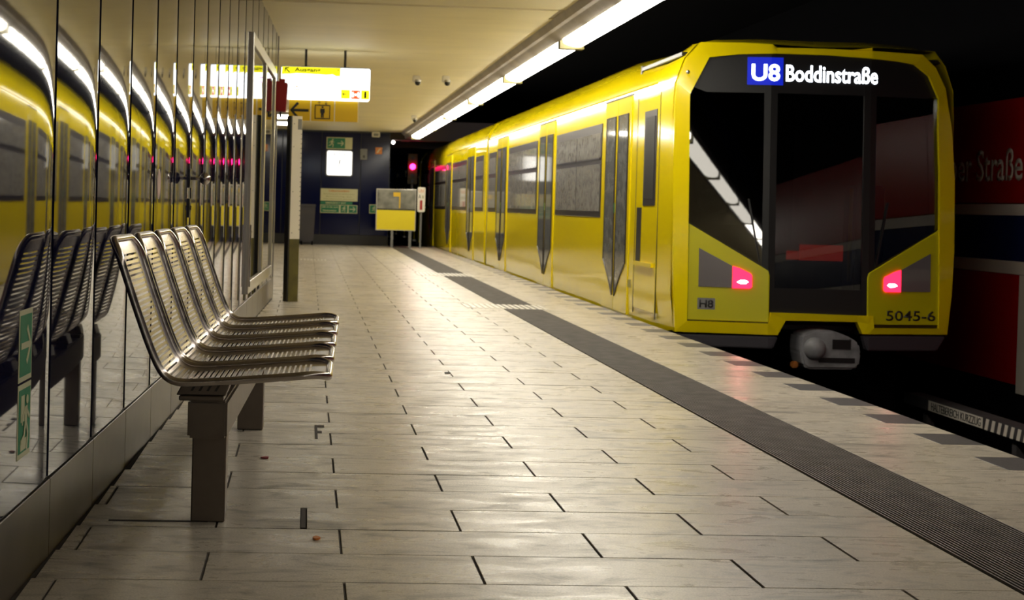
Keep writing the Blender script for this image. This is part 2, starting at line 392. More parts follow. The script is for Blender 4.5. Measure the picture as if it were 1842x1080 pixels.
# ---- ceiling in painted bays with joints, fascia beside the lamp strip
ceil = MB().box(-4.0, 2.26, Y_BACK, Y_END + 0.2, H_CEIL + 0.012, H_CEIL + 0.25).build('ceiling', M['beam'], kind='structure')
cuts = [Y_BACK, -18, -14.4, -10.8, -7.2, -3.6, 0, 3.2, 6.4, 9.8, 13.38, 17.62, 21.3, 25.0, 28.8, 32.6, 37.35]
for a, b in zip(cuts[:-1], cuts[1:]):
    if a == 13.38: a = 14.06
    MB().box(-3.95, 2.255, a + 0.012, b, H_CEIL, H_CEIL + 0.02).build('ceiling_bay', M['ceiling'], ceil)
MB().box(-3.95, 2.19, 13.392, 14.04, H_CEIL - 0.012, H_CEIL + 0.02).build('ceiling_bay', M['ceiling'], ceil)
f = MB(); A = [(2.262, 2.835), (2.30, 2.775), (2.335, 2.765), (2.43, 2.70), (2.43, 3.1), (2.262, 3.1)]
f.prism([(a, Y_BACK, b) for a, b in A], [(a, Y_END, b) for a, b in A]); f.build('trim_1', M['beam'], kind='structure')
MB().box(2.43, 2.70, Y_BACK, Y_END, 2.80, 3.2).build('trim_2', M['soot'], kind='structure')
# tunnel shell over the tracks
MB().box(2.6, 7.0, Y_BACK, 120, 3.9, 4.1).build('tunnel_roof', M['soot'], kind='structure')
tb = MB().box(X_EDGE - 0.28, 6.6, Y_BACK, 120, -1.6, -1.12).build('track_bed', M['soot'], kind='structure')
for y in range(2, 46):
    MB().box(3.4, 5.7, y*0.65 + 2, y*0.65 + 2.26, -1.16, -1.08).build('sleeper', M['concrete'], tb)
for rx in (3.78, 5.22):
    m = MB(); A = [(-.07, -1.08), (.07, -1.08), (.07, -1.06), (.012, -1.04), (.012, -.99), (.036, -.98), (.036, -.95), (-.036, -.95), (-.036, -.98), (-.012, -.99), (-.012, -1.04), (-.07, -1.06)]
    m.prism([(rx + a, -6, b) for a, b in A], [(rx + a, 110, b) for a, b in A]); m.build('rail', M['rail'], tb)

# ---- right-hand tunnel wall with name band
XR = 6.6
wr = MB().box(XR + 0.02, XR + 0.3, Y_BACK, 120, -1.6, 4.0).build('wall_right', M['soot'], kind='structure')
fr_r = FR((XR, 0, 0), (0, -1, 0), (0, 0, 1))
def wall_strip(name, mat, y0, y1, z0, z1, t=0.0, step=None):
    step = step or (y1 - y0); y = y0
    while y < y1 - 0.01:
        MB().box(XR - t, XR + 0.03, y + .003, min(y + step, y1) - .003, z0, z1).build(name, mat, wr); y += step
wall_strip('red_panel', M['red_enamel'], -8.0, 30.0, 1.215, 2.20, 0.0, 4.0)
wall_strip('white_band', M['white_enamel'], -8.0, 30.0, 1.10, 1.205, 0.006, 4.0)
wall_strip('blue_panel', M['blue_enamel'], -8.0, 30.0, 0.675, 1.095, 0.0, 4.0)
wall_strip('white_band', M['white_enamel'], -8.0, 30.0, 0.55, 0.67, 0.006, 4.0)
for y in (-7.2, -3.1, 1.06, 5.23, 9.4, 13.57, 17.74, 21.9, 26.1):
    MB().box(XR, XR + .03, y, y + 4.0, -0.476, 0.545).build('red_panel', M['red_enamel'], wr)
    MB().box(XR - .006, XR + .03, y - 0.165, y - 0.005, -0.55, 0.545).build('white_band', M['white_enamel'], wr)
text('Osloer Straße', fr_r, -15.72, -13.58, 1.425, 1.735, 0.004, M['white_enamel'], wr, bold=0.012)

# ---- end wall of the platform, navy panels
wb = MB().box(-4.0, 2.0, Y_END, Y_END + 0.3, 0, H_CEIL + .2).build('wall_back', M['dark'], kind='structure')
x = -3.60
while x < 1.9:
    MB().box(x + 0.006, min(x + 0.97, 1.995) - 0.006, Y_END - 0.02, Y_END + 0.01, 0.25, H_CEIL - .04).build('panel', M['enamel_back'], wb, bevel=0.004); x += 0.975
MB().box(-3.9, 2.0, Y_END - 0.03, Y_END - .001, 0.0, 0.24).build('baseboard_back', M['skirting_dark'], kind='structure')
MB().box(-4.2, -3.9, Y_WALL_END - 3, Y_END, 0, H_CEIL).build('wall_far_left', M['enamel_back'], kind='structure')
MB().box(-4.0, -0.9, Y_WALL_END - 0.6, Y_WALL_END - 0.3, 0, H_CEIL).build('wall_corridor', M['enamel_back'], kind='structure')
for y in (38.6, 42.0, 47.0, 54.0, 66.0):
    MB().box(1.4, 6.6, y, y + 0.5, 2.70 if y < 40 else 2.62, 3.2).build('tunnel_beam', M['beam_dark'], kind='structure')
MB().box(1.3, 1.5, Y_END + 0.3, 90, -1.2, 3.4).build('wall_tunnel', M['soot'], kind='structure')

# ================================================================== LAMP STRIP
y_ref = 14.84
ys = [y_ref + 4.27*i for i in range(-10, 6)]
def lamp_mesh(L):
    A = [(2.437, 2.70), (2.445, 2.668), (2.49, 2.645), (2.56, 2.632), (2.62, 2.634), (2.655, 2.655), (2.662, 2.69), (2.655, 2.74), (2.437, 2.74)]
    c = (2.55, 2.69); m = MB(); rings = []
    for (y, s) in ((0.02, .45), (0.05, .8), (0.11, 1), (L - .11, 1), (L - .05, .8), (L - .02, .45)):
        rings.append([(c[0] + (a - c[0])*s, y, c[1] + (b - c[1])*s) for a, b in A])
    n = len(A); vs = [v for r in rings for v in r]
    fs = [(k*n + i, k*n + (i+1) % n, (k+1)*n + (i+1) % n, (k+1)*n + i) for k in range(5) for i in range(n)] + [tuple(range(n)), tuple(range(5*n, 6*n))]
    m.add(vs, fs); return m.mesh('diffuser', M['tube'])
L3 = (4.27 - 0.16)/3
dm = lamp_mesh(L3); dm_dimmed = lamp_mesh(L3); dm_dimmed.materials[0] = M['tube_dimmed']; hous = MB().box(2.435, 2.66, 0.0, 4.26, 2.738, 2.80).mesh('housing', M['beam']); brk = MB().box(2.43, 2.668, 4.12, 4.25, 2.624, 2.74).mesh('bracket', M['olive'])
for i, y in enumerate(ys):
    k = i - 10
    where = {-1: None, -2: None}.get(k)
    if k < -1: lab = 'lit white lamp in the platform edge strip, outside the photo, overhead or behind'; grp = 'strip lamps outside the photo'
    else:
        lab = ['nearest lit white lamp over the platform edge, cut by the top of the photo',
               'second nearest lit white lamp in the strip over the platform edge',
               'third nearest lit white lamp in the strip over the platform edge',
               'fourth nearest lit white lamp in the strip over the platform edge',
               'third farthest lit lamp of the strip over the platform edge',
               'second farthest lit lamp of the strip over the platform edge, short in the photo',
               'farthest lit lamp of the strip, ending near the dark tunnel mouth'][k + 1]; grp = 'fluorescent lamps over the platform edge'
    t = thing('strip_lamp', lab, 'lamp', (0, y, 0), 0, grp)
    link('housing', hous, t)
    dimmed_ = k in (-3, -4, -5)
    if y + 4.27 < Y_END: link('bracket', brk, t)
    for j in range(3):
        if y + (j + 1)*L3 < Y_END: link('diffuser', dm_dimmed if dimmed_ else dm, t, (0, j*L3, 0))

# ================================================================== BENCH
bo = Vector((-0.302, 4.86, 0))
bench = thing('bench', 'steel bench of five perforated bucket seats on a beam along the mirror-like wall', 'bench', bo, WANG)
def catmull(P, n):
    out = []
    for i in range(len(P) - 1):
        p0 = P[max(i-1, 0)]; p1 = P[i]; p2 = P[i+1]; p3 = P[min(i+2, len(P)-1)]
        for k in range(n):
            t = k/n
            out.append(tuple(0.5*((2*p1[j]) + (-p0[j]+p2[j])*t + (2*p0[j]-5*p1[j]+4*p2[j]-p3[j])*t*t + (-p0[j]+3*p1[j]-3*p2[j]+p3[j])*t**3) for j in (0, 1)))
    out.append(P[-1]); return out
prof = catmull([(-0.284, 0.918), (-0.262, 0.858), (-0.235, 0.78), (-0.205, 0.695), (-0.166, 0.592), (-0.134, 0.525), (-0.105, 0.494), (-0.060, 0.481), (0.03, 0.485), (0.15, 0.495), (0.27, 0.506), (0.355, 0.515), (0.385, 0.513)], 14)
cum = [0.0]
for a, b in zip(prof[:-1], prof[1:]): cum.append(cum[-1] + math.dist(a, b))
LT = cum[-1]
def at(s):
    s = min(max(s, 0), LT); i = 0
    lo, hi = 0, len(cum) - 1
    while hi - lo > 1:
        mid = (lo + hi)//2
        if cum[mid] <= s: lo = mid
        else: hi = mid
    t = (s - cum[lo])/(cum[hi] - cum[lo]); a, b = prof[lo], prof[hi]
    x, z = a[0] + (b[0]-a[0])*t, a[1] + (b[1]-a[1])*t
    dx, dz = b[0]-a[0], b[1]-a[1]; l = math.hypot(dx, dz); return x, z, -dz/l, dx/l     # normal to the sitter's side
HW, RC = 0.226, 0.075
def half_w(s):
    d = min(s, LT - s)
    return HW if d >= RC else HW - RC + math.sqrt(max(0, RC*RC - (RC - d)**2))
def surf(s, wv, lift=0.0):
    x, z, nx, nz = at(s); d = abs(wv)/HW
    h = 0.013*d**5 + lift
    return (x + nx*h, HW + wv, z + nz*h)
def seat_shell():
    ss = [0, .004, .012, .022, .036, .050]; mark = set(); s = 0.052; PIT = 0.0168
    while s < LT - 0.052:
        ss.append(s); mark.add(len(ss) - 1); ss.append(s + 0.0066); s += PIT
    for d in (.040, .028, .018, .010, .004, 0): ss.append(LT - d)
    cols = [-1, -.92, -.84, -.74, 0, .74, .84, .92, 1]
    vs = []; fs = []; n = len(cols)
    for s in ss:
        hw = half_w(s)
        for c in cols: vs.append(surf(s, c*hw))
    for i in range(len(ss) - 1):
        for j in range(n - 1):
            if i in mark and 3 <= j <= 4: continue
            fs.append((i*n + j, i*n + j + 1, (i+1)*n + j + 1, (i+1)*n + j))
    def thick(bm):
        bmesh.ops.recalc_face_normals(bm, faces=bm.faces)
        bmesh.ops.solidify(bm, geom=list(bm.faces), thickness=0.002)
    me = MB().add(vs, fs).mesh('shell', M['shell_steel'], fn=thick)
    for p in me.polygons: p.use_smooth = True
    try: me.set_sharp_from_angle(angle=math.radians(40))
    except Exception: pass
    return me
def seat_rim():
    path = []; N = 70
    for i in range(N + 1):
        s = LT*i/N; path.append(surf(s, half_w(s) + 0.004, 0.0))
    dens = [0, .002, .006, .012, .02, .03, .045, .06]
    S = dens + [RC + (LT - 2*RC)*i/60 for i in range(61)] + [LT - d for d in dens[::-1]]
    a = [surf(s, half_w(s), -0.003) for s in S]; b = [surf(s, -half_w(s), -0.003) for s in S[::-1]]
    m = MB(); m.tube(a + b, 0.0125, 10, closed=True); return m.mesh('rim', M['steel'], smooth=True)
shell_m, rim_m = seat_shell(), seat_rim()
bk = MB(); bk.box(-0.085, 0.055, 0.16, 0.30, 0.414, 0.430); bk.prism([(-0.095, 0.17, 0.430), (0.06, 0.17, 0.430), (0.075, 0.17, 0.474), (-0.075, 0.17, 0.468)], [(-0.095, 0.29, 0.430), (0.06, 0.29, 0.430), (0.075, 0.29, 0.474), (-0.075, 0.29, 0.468)])
brk_m = bk.mesh('bracket', M['steel_dull'], bevel=0.003)
rib = MB()
for k in range(4): rib.prism([(-.05 + k*.025, .168, .445), (-.042 + k*.025, .168, .445), (-.030 + k*.025, .168, .466), (-.038 + k*.025, .168, .466)], [(-.05 + k*.025, .165, .445), (-.042 + k*.025, .165, .445), (-.030 + k*.025, .165, .466), (-.038 + k*.025, .165, .466)])
rib_m = rib.mesh('vent_slots', M['dark'])
for k in range(5):
    seat = link('seat', shell_m, bench, (0, -0.29 + 0.50*k, 0)); link('rim', rim_m, seat); b_ = link('bracket', brk_m, seat); link('vent_slots', rib_m, seat)
MB().box(-0.063, 0.063, -0.07, 2.24, 0.286, 0.408).build('beam', M['steel_dull'], bench, bevel=0.008)
MB().box(-0.055, 0.055, 0.02, 0.11, 0.0, 0.292).build('leg', M['steel_dull'], bench, bevel=0.004)
MB().box(-0.058, 0.058, 2.00, 2.10, 0.0, 0.292).build('leg', M['steel_dull'], bench, bevel=0.004)

# ================================================================== SUBWAY TRAIN
CX = 4.50; XS = CX - 1.28
SECT = [(-1.27, -.06), (-1.28, .3), (-1.28, 1.0), (-1.28, 1.95), (-1.279, 2.225), (-1.235, 2.38), (-1.11, 2.56), (-.9, 2.67), (-.5, 2.72), (0, 2.73)]
FRONT = [(-1.24, .0), (-1.27, .3), (-1.275, 1.0), (-1.28, 1.95), (-1.27, 2.2), (-1.19, 2.42), (-1.08, 2.55), (-.9, 2.555), (-.45, 2.555), (0, 2.54)]
def full(sec): return sec + [(-a, b) for a, b in sec[::-1][1:]]
def face_y(dx, z): return 12.98 + max(0, abs(dx) - .45)*0.18 + max(0.0, z)*0.047
def body(y0, y1, nose=False):
    """hollow car body shell, in car coordinates (y from its front)"""
    st = []
    if nose:
        st.append(('F', 0.0)); st.append(('M', 0.35)); st.append(('L', 0.95)); ys_ = [3.4, 4, 8, 12, y1]
    else: ys_ = [y0, y0 + .05, 4, 8, 12, y1 - .05, y1]
    rings = []
    for k, v in st:
        if k == 'F': rings.append([(dx, face_y(dx, z) - 13.0 + 0.02, z) for dx, z in full(FRONT)])
        elif k == 'M': rings.append([(a*.6 + c*.4, v, b*.6 + d*.4) for (a, b), (c, d) in zip(full(FRONT), full(SECT))])
        elif k == 'L': rings.append([(a, v, b if b < 2.3 else 2.3 + (b - 2.3)*.74) for a, b in full(SECT)])
    for v in ys_: rings.append([(a, v, b) for a, b in full(SECT)])
    n = len(rings[0]); m = MB(); m.add([p for r in rings for p in r], [(k*n + i, k*n + i + 1, (k+1)*n + i + 1, (k+1)*n + i) for k in range(len(rings) - 1) for i in range(n - 1)])
    if not nose: m.add(rings[0], [tuple(range(n))])
    m.add(rings[-1], [tuple(range(n))])
    me = m.mesh('body', M['yellow'])
    for p in me.polygons: p.use_smooth = len(p.vertices) == 4
    return me
X0 = -1.28
def side_doors(car, yc):
    for s in (-1, 1):
        a, b = (yc - .66, yc - .007) if s < 0 else (yc + .007, yc + .66)
        lf = MB().box(X0 - .010, X0 + .01, a, b, 0.0, 2.20).build('door_leaf', M['yellow'], car, bevel=0.003)
        g = [(s*.075, 2.03), (s*.54, 2.03), (s*.56, .52), (s*.30, .36), (s*.06, .16), (s*.045, .30)]
        gg = [(yc + y, z) for y, z in g]
        MB().prism([(X0 - .010, y, z) for y, z in gg], [(X0 - .016, y, z) for y, z in gg]).build('door_window', M['door_glass'], lf)
        rim = MB()
        path = [(X0 - .013, y, z) for y, z in gg]; rim.tube(path, 0.010, 6, closed=True); rim.build('window_seal', M['win_frame'], lf)
        MB().box(X0 - .02, X0 - .008, yc + s*.03 - .012, yc + s*.03 + .012, 1.02, 1.12).build('door_button', M['green_sign'] if s > 0 else M['bright_yellow'], lf)
    MB().box(X0 - .006, X0 + .005, yc - .005, yc + .005, 0.0, 2.2).build('door_seam', M['seam'], car)
    MB().box(X0 - .006, X0 + .002, yc - .70, yc + .70, 2.205, 2.22).build('door_rail', M['seam'], car)
    MB().box(X0 - .035, X0 + .02, yc - .72, yc + .72, -0.055, -0.02).build('door_sill', M['alu'], car)
def side_window(car, a, b, cols=2):
    f_ = MB().box(X0 - .008, X0 + .01, a, b, 0.965, 2.00).build('window_frame', M['win_frame'], car, bevel=0.003)
    wd = (b - a - .06*(cols + 1))/cols
    for c in range(cols):
        y0 = a + .06 + c*(wd + .06)
        for z0, z1 in ((1.03, 1.555), (1.62, 1.90)):
            MB().box(X0 - .012, X0 - .004, y0, y0 + wd, z0, z1).build('window_pane', M['film'], f_)
            if z0 > 1.5: MB().box(X0 - .018, X0 - .008, y0, y0 + wd, z0 - .014, z0 + .006).build('vent_bar', M['win_frame'], f_)
def side_common(car, y1):
    MB().tube([(X0 + .012, .9, 2.245), (X0 + .012, y1 - .02, 2.245)], 0.014, 6).build('gutter', M['yellow'], car)
    MB().box(X0 - .004, X0 + .05, .6, y1 - .02, -0.13, -0.06).build('skirt', M['seam'], car)
    MB().box(-1.05, 1.05, .8, y1 - .4, -0.75, -0.14).build('underframe', M['soot'], car)
    for yb in (2.6, y1 - 2.6):
        bg = MB().box(-1.0, 1.0, yb - 1.2, yb + 1.2, -0.80, -0.35).build('bogie', M['soot'], car)
        for yy in (-.9, .9):
            for sx in (-.72, .72): MB().cyl((sx - .06, yb + yy, -.53), (sx + .06, yb + yy, -.53), 0.42, 24).build('wheel', M['rail'], bg)
def make_mid_car(Y0):
    car = thing('subway_car', 'second yellow subway car, coupled behind the leading car across a dark gap', 'train car', (CX, Y0, 0), 0, 'cars of the yellow train')
    L = 15.95
    link('body', body(0, L), car)
    for yc in (2.45, 7.15, 11.85): side_doors(car, yc)
    side_window(car, .35, 1.65, 1); side_window(car, 3.3, 6.35); side_window(car, 8.0, 11.0); side_window(car, 12.7, 15.5)
    side_common(car, L)
    bl = MB()
    for k in range(4): bl.box(-1.1, 1.1, -.34 + k*.085, -.29 + k*.085, .1, 2.35)
    bl.build('gangway_bellows', M['soot'], car)
    MB().box(X0 + .03, X0 + .06, -.02, .0, .0, 2.3).build('end_post', M['alu'], car)
    return car
# leading car (here the tail of the departing train)
Y1 = 13.0
car1 = thing('subway_car', 'nearest yellow subway car with the U8 display and red tail lamps', 'train car', (CX, Y1, 0), 0, 'cars of the yellow train')
L1 = 13.93
link('body', body(0, L1, True), car1)
for yc in (15.57, 20.25, 24.95): side_doors(car1, yc - Y1)
side_window(car1, 16.42 - Y1, 19.45 - Y1); side_window(car1, 21.1 - Y1, 24.15 - Y1); side_window(car1, 25.75 - Y1, 26.80 - Y1, 1)
side_common(car1, L1)
# cab side door with tall window
cd = MB().box(X0 - .004, X0 + .01, .72, 1.62, .10, 2.12).build('cab_door', M['yellow'], car1, bevel=0.002)
MB().box(X0 - .010, X0, .80, 1.30, 1.10, 2.0).build('cab_window_frame', M['win_frame'], cd)
MB().box(X0 - .014, X0 - .006, .86, 1.24, 1.16, 1.94).build('cab_window_pane', M['dark'], cd)
MB().box(X0 - .008, X0, 1.36, 1.56, .56, 1.08).build('handle_recess', M['dark'], cd)
MB().box(X0 - .03, X0, .80, 1.56, .52, .56).build('step_ledge', M['yellow'], cd)
for yy in (.70, 1.64): MB().box(X0 - .003, X0 + .004, yy, yy + .012, .05, 2.15).build('door_seam', M['seam'], cd)
# face
fr_f = FR((0, 0, 0), (1, 0, 0), (0, 0, 1))
def bend(bm):
    for c in (-.45, .45):
        bmesh.ops.bisect_plane(bm, geom=list(bm.verts) + list(bm.edges) + list(bm.faces), plane_co=(c, 0, 0), plane_no=(1, 0, 0))
    for v in bm.verts: v.co.y += face_y(v.co.x, v.co.z) - Y1
def face(name, mat, pts, t0, t1, parent=None, bevel=0, **kw):
    m = MB(); plate(m, fr_f, pts, t0, t1); return m.build(name, mat, parent or car1, fn=bend, bevel=bevel, **kw)
outer = [(-1.24, -.01), (-1.265, .5), (-1.28, 1.45), (-1.275, 2.0), (-1.262, 2.20), (-1.18, 2.42), (-1.06, 2.56), (-.70, 2.56), (-.45, 2.55), (-.41, 2.52), (0, 2.525), (.41, 2.52), (.7, 2.515), (.94, 2.51), (1.07, 2.40), (1.17, 2.22), (1.24, 1.85), (1.275, 1.4), (1.28, .76), (1.26, .36), (1.22, .017), (.46, .015), (.40, .015), (.35, .12), (-.29, .118), (-.36, -.01), (-.42, -.01)]
inner = [(-1.14, .09), (-1.14, .5), (-1.145, 1.45), (-1.15, 1.95), (-1.15, 2.095), (-1.08, 2.24), (-.99, 2.425), (-.74, 2.455), (-.45, 2.465), (-.41, 2.467), (0, 2.468), (.41, 2.452), (.7, 2.435), (.86, 2.415), (1.0, 2.32), (1.10, 2.12), (1.10, 1.85), (1.12, 1.4), (1.125, .76), (1.13, .36), (1.13, .07), (.50, .07), (.49, .178), (.35, .178), (-.29, .187), (-.43, .187), (-.44, .09)]
m = MB(); n = len(outer)
for t in (0,):
    vs = [fr_f.p(a, b, 0.03) for a, b in outer] + [fr_f.p(a, b, 0.045) for a, b in inner] + [fr_f.p(a, b, -.05) for a, b in outer] + [fr_f.p(a, b, -.02) for a, b in inner]
    fs = []
    for i in range(n):
        j = (i + 1) % n
        fs += [(i, j, n + j, n + i), (2*n + i, 3*n + i, 3*n + j, 2*n + j), (i, 2*n + i, 2*n + j, j), (n + i, n + j, 3*n + j, 3*n + i)]
    m.add(vs, fs)
m.build('face_frame', M['yellow'], car1, fn=bend)
for sgn in (-1, 1):
    def mp(pts): return [(sgn*a, b) for a, b in (pts if sgn < 0 else pts)]
    P = lambda pts: [(-sgn*a, b) for a, b in pts]         # points written for the left side (negative)
    lp = face('light_panel', M['yellow_panel'], P([(-1.135, .95), (-.49, .575), (-.45, .55), (-.438, .51), (-.44, .10), (-1.135, .10)]), 0.005, 0.028, bevel=0.004)
    face('panel_seam', M['seam'], P([(-1.145, .97), (-.48, .59), (-.43, .555), (-.422, .51), (-.424, .075), (-1.145, .075)]), -0.01, 0.006)
    face('lamp_cover', M['lamp_cover'], P([(-1.045, .735), (-.76, .585), (-.76, .395), (-1.045, .395)]), 0.026, 0.036, lp)
    rl = face('tail_lamp', M['red_lamp'], P([(-.755, .583), (-.70, .568), (-.60, .520), (-.592, .50), (-.592, .405), (-.61, .39), (-.755, .39)]), 0.026, 0.040, lp, label='lit red tail lamp')
    face('bulb_glow', M['red_core'], P([(-.72, .445), (-.69, .432), (-.645, .432), (-.625, .448), (-.645, .462), (-.69, .462)]), 0.038, 0.044, rl)
    # side windscreen pane, pillar
    face('windscreen', M['wind'], P([(-1.15, .965), (-1.155, 2.10), (-1.11, 2.20), (-.5, 2.20), (-.5, .60)]), 0.0, 0.008)
    face('pillar', M['dark'], P([(-.505, 2.20), (-.39, 2.20), (-.39, .185), (-.445, .185), (-.45, .56), (-.505, .59)]), -0.02, 0.012)
    wp_ = face('wiper_arm', M['dark'], P([(-.53, .62), (-.515, .61), (-.62, 1.18), (-.635, 1.18)]), 0.012, 0.022)
    # grey bumper under the face
    if sgn < 0: face('bumper', M['bumper'], [(.40, 0.0), (1.20, 0.0), (1.12, -.13), (.44, -.13)], -.05, 0.05, bevel=0.01)
    else: face('bumper', M['bumper'], [(-1.26, -.03), (-.36, -.025), (-.40, -.13), (-1.10, -.13)], -.05, 0.05, bevel=0.01)
face('front_door_glass', M['wind'], [(-.39, .40), (.39, .40), (.39, 2.18), (-.39, 2.18)], -0.01, 0.0)
face('front_door_sill', M['dark'], [(-.44, .18), (.44, .18), (.44, .40), (-.44, .40)], -0.01, 0.006)
db = face('display_surround', M['dark'], [(-1.12, 2.165), (-1.0, 2.42), (-.72, 2.46), (0, 2.475), (.41, 2.46), (.86, 2.42), (1.0, 2.32), (1.09, 2.14), (1.0, 2.12), (-1.0, 2.12)], -0.012, 0.010)
face('blue_field', M['led_blue'], [(-.655, 2.19), (-.345, 2.19), (-.345, 2.435), (-.655, 2.435)], 0.010, 0.014, db)
text('U8', fr_f, -.62, -.375, 2.225, 2.375, 0.016, M['led_text'], db, fn=bend, bold=0.02)
text('Boddinstraße', fr_f, -.32, .51, 2.225, 2.375, 0.014, M['led_text'], db, fn=bend, bold=0.014)
bc = face('badge', M['grey'], [(-1.05, .195), (-.90, .195), (-.90, .295), (-1.05, .295)], 0.026, 0.030, bevel=0)
text('H8', fr_f, -1.035, -.915, .21, .28, 0.031, M['black_ink'], bc, fn=bend, bold=0.02)
text('5045-6', fr_f, .62, 1.10, .135, .225, 0.030, M['black_ink'], car1, fn=bend, bold=0.01)
# number on the cab side
fr_s = FR((X0, 0, 0), (0, -1, 0), (0, 0, 1))
text('5045', fr_s, -1.95, -1.75, .28, .36, 0.004, M['olive_ink'], car1, name='side_number')
# cab interior behind the glass
MB().box(-1.2, 1.2, 1.9, 1.95, .0, 2.5).build('cab_bulkhead', M['cab_panel'], car1)
MB().box(-1.2, 1.2, .25, 1.9, .02, .06).build('cab_floor', M['dark'], car1)
MB().box(-1.2, 1.2, .3, 1.9, 2.45, 2.48).build('cab_ceiling', M['dark'], car1)
MB().box(-.30, .36, 1.86, 1.90, .06, 2.05).build('cab_inner_door', M['dark'], car1)
ds = MB().box(-1.18, -.48, .30, .62, .80, .95).build('driver_desk', M['dark'], car1, bevel=0.02)
st = MB().box(-.92, -.48, .95, 1.10, .62, 1.05).build('driver_seat', M['seat_cloth'], car1, bevel=0.03)
MB().ball((-.70, 1.02, 1.16), .13, 16, 1, .5, .9).build('headrest', M['seat_cloth'], st, smooth=True)
MB().tube([(.46, .5, .45), (.46, .5, 1.30)], .018, 8).build('grab_pole', M['cab_yellow'], car1)
MB().box(.75, 1.05, 1.2, 1.5, .3, 1.35).build('equipment_cabinet', M['cab_panel'], car1, bevel=0.02)
rd = MB().box(.0, .40, .50, .53, .635, .78).build('red_indicator', M['led_red'], car1)
MB().box(-.12, -.01, .51, .53, .64, .72).build('red_indicator', M['led_red'], car1)
# coupler
cp = MB(); A = [(-.15, .0), (-.02, .045), (.14, .04), (.30, -.02), (.37, -.07), (.39, -.16), (.375, -.27), (.33, -.30), (-.08, -.305), (-.13, -.27), (-.155, -.16), (-.155, -.06)]
cp.prism([(a, -.06, b) for a, b in A], [(a, .25, b) for a, b in A]); cpo = cp.build('coupler', M['coupler'], car1, bevel=0.02)
MB().ball((-.03, -.06, -.12), .10, 16, 1, .9, 1).build('coupler_cone', M['coupler'], cpo, smooth=True)
MB().box(.12, .30, -.066, -.05, -.13, -.03).build('coupler_cup', M['dark'], cpo, bevel=.01)
MB().box(.0, .34, -.066, -.05, -.25, -.19).build('coupler_slot', M['dark'], cpo, bevel=.01)
MB().box(-.10, .40, .2, 1.2, -.26, -.06).build('drawbar', M['dark'], cpo)
MB().box(-.21, -.155, -.02, .05, -.30, -.245).build('orange_cap', M['rust'], car1, bevel=.01)
MB().prism([(.26, .05, 2.52), (.44, .05, 2.52), (.44, .05, 2.545)], [(.26, .12, 2.52), (.44, .12, 2.52), (.44, .12, 2.545)]).build('roof_fin', M['yellow'], car1)
MB().ball((-1.20, .06, 2.28), .018, 10).build('marker_lamp', M['alu'], car1, smooth=True)
car2 = make_mid_car(27.3)
car3 = copy_tree(car2); car3.location.y = 27.3 + 16.35
car3['label'] = 'farthest visible subway car, dark in the tunnel beyond the second car'

# conductor rail cover with writing
t3 = thing('conductor_rail_cover', 'white-lettered dark cover board beside the track bed, right of the platform edge', 'rail cover', (5.8, 12, -.95))
m = MB().box(5.80, 5.98, 2.0, 14.2, -0.74, -0.635); m.build('cover', M['concrete'], t3, off=(5.8, 12, -.95), bevel=0.006)
fr_t = FR((5.80, 0, -.74), (0, -1, 0), (0, 0, 1))
m = MB(); rect(m, fr_t, -13.62, -12.50, .006, .10, 0.0, .003); wp2 = m.build('white_board', M['white'], t3, off=(5.8, 12, -.95))
text('HALTEBEREICH KURZZUG', fr_t, -13.55, -12.53, .018, .088, 0.004, M['black_ink'], wp2, off=(5.8, 12, -.95))
y = -12.46
while y < -6.0:
    m = MB(); plate(m, fr_t, [(y, .004), (y + .055, .004), (y + .085, .10), (y + .03, .10)], 0.0, .003); m.build('white_stripe', M['white'], t3, off=(5.8, 12, -.95)); y += .115
for y in (4, 6, 8, 10, 12, 13.8): MB().box(5.86, 5.94, y, y + .08, -1.12, -.74).build('support', M['concrete'], t3, off=(5.8, 12, -.95))

# ================================================================== THINGS ON THE LEFT WALL
def WF(y, z=0, d=0.0): return FR(WP(y, d, z), WDIR, (0, 0, 1))
def man(mb, fr, cx, cy, h, t0, t1):
    """running figure"""
    plate(mb, fr, disc(cx + .10*h, cy + .42*h, .085*h, 10, .085*h), t0, t1)
    for pts in ([(-.10, .30), (.12, .32), (.08, -.02), (-.08, -.02)], [(.06, .30), (.30, .12), (.26, .06), (.06, .20)], [(-.08, .30), (-.28, .16), (-.30, .0), (-.24, .0), (-.22, .12), (-.06, .22)],
                [(.0, .02), (.10, .0), (.22, -.18), (.14, -.48), (.06, -.46), (.12, -.2)], [(-.08, .02), (.03, .0), (-.08, -.24), (-.34, -.34), (-.36, -.26), (-.16, -.18)]):
        plate(mb, fr, [(cx + a*h, cy + b*h) for a, b in pts], t0, t1)
def arrow(mb, fr, cx, cy, s, t0, t1, ang=0.0):
    def r(p): return (cx + s*(p[0]*math.cos(ang) - p[1]*math.sin(ang)), cy + s*(p[0]*math.sin(ang) + p[1]*math.cos(ang)))
    plate(mb, fr, [r(p) for p in [(-.5, -.07), (.38, -.07), (.38, .07), (-.5, .07)]], t0, t1)
    for q in (1, -1): plate(mb, fr, [r(p) for p in [(.5, 0), (.36, 0), (.02, .34*q), (.12, .44*q)]], t0, t1)
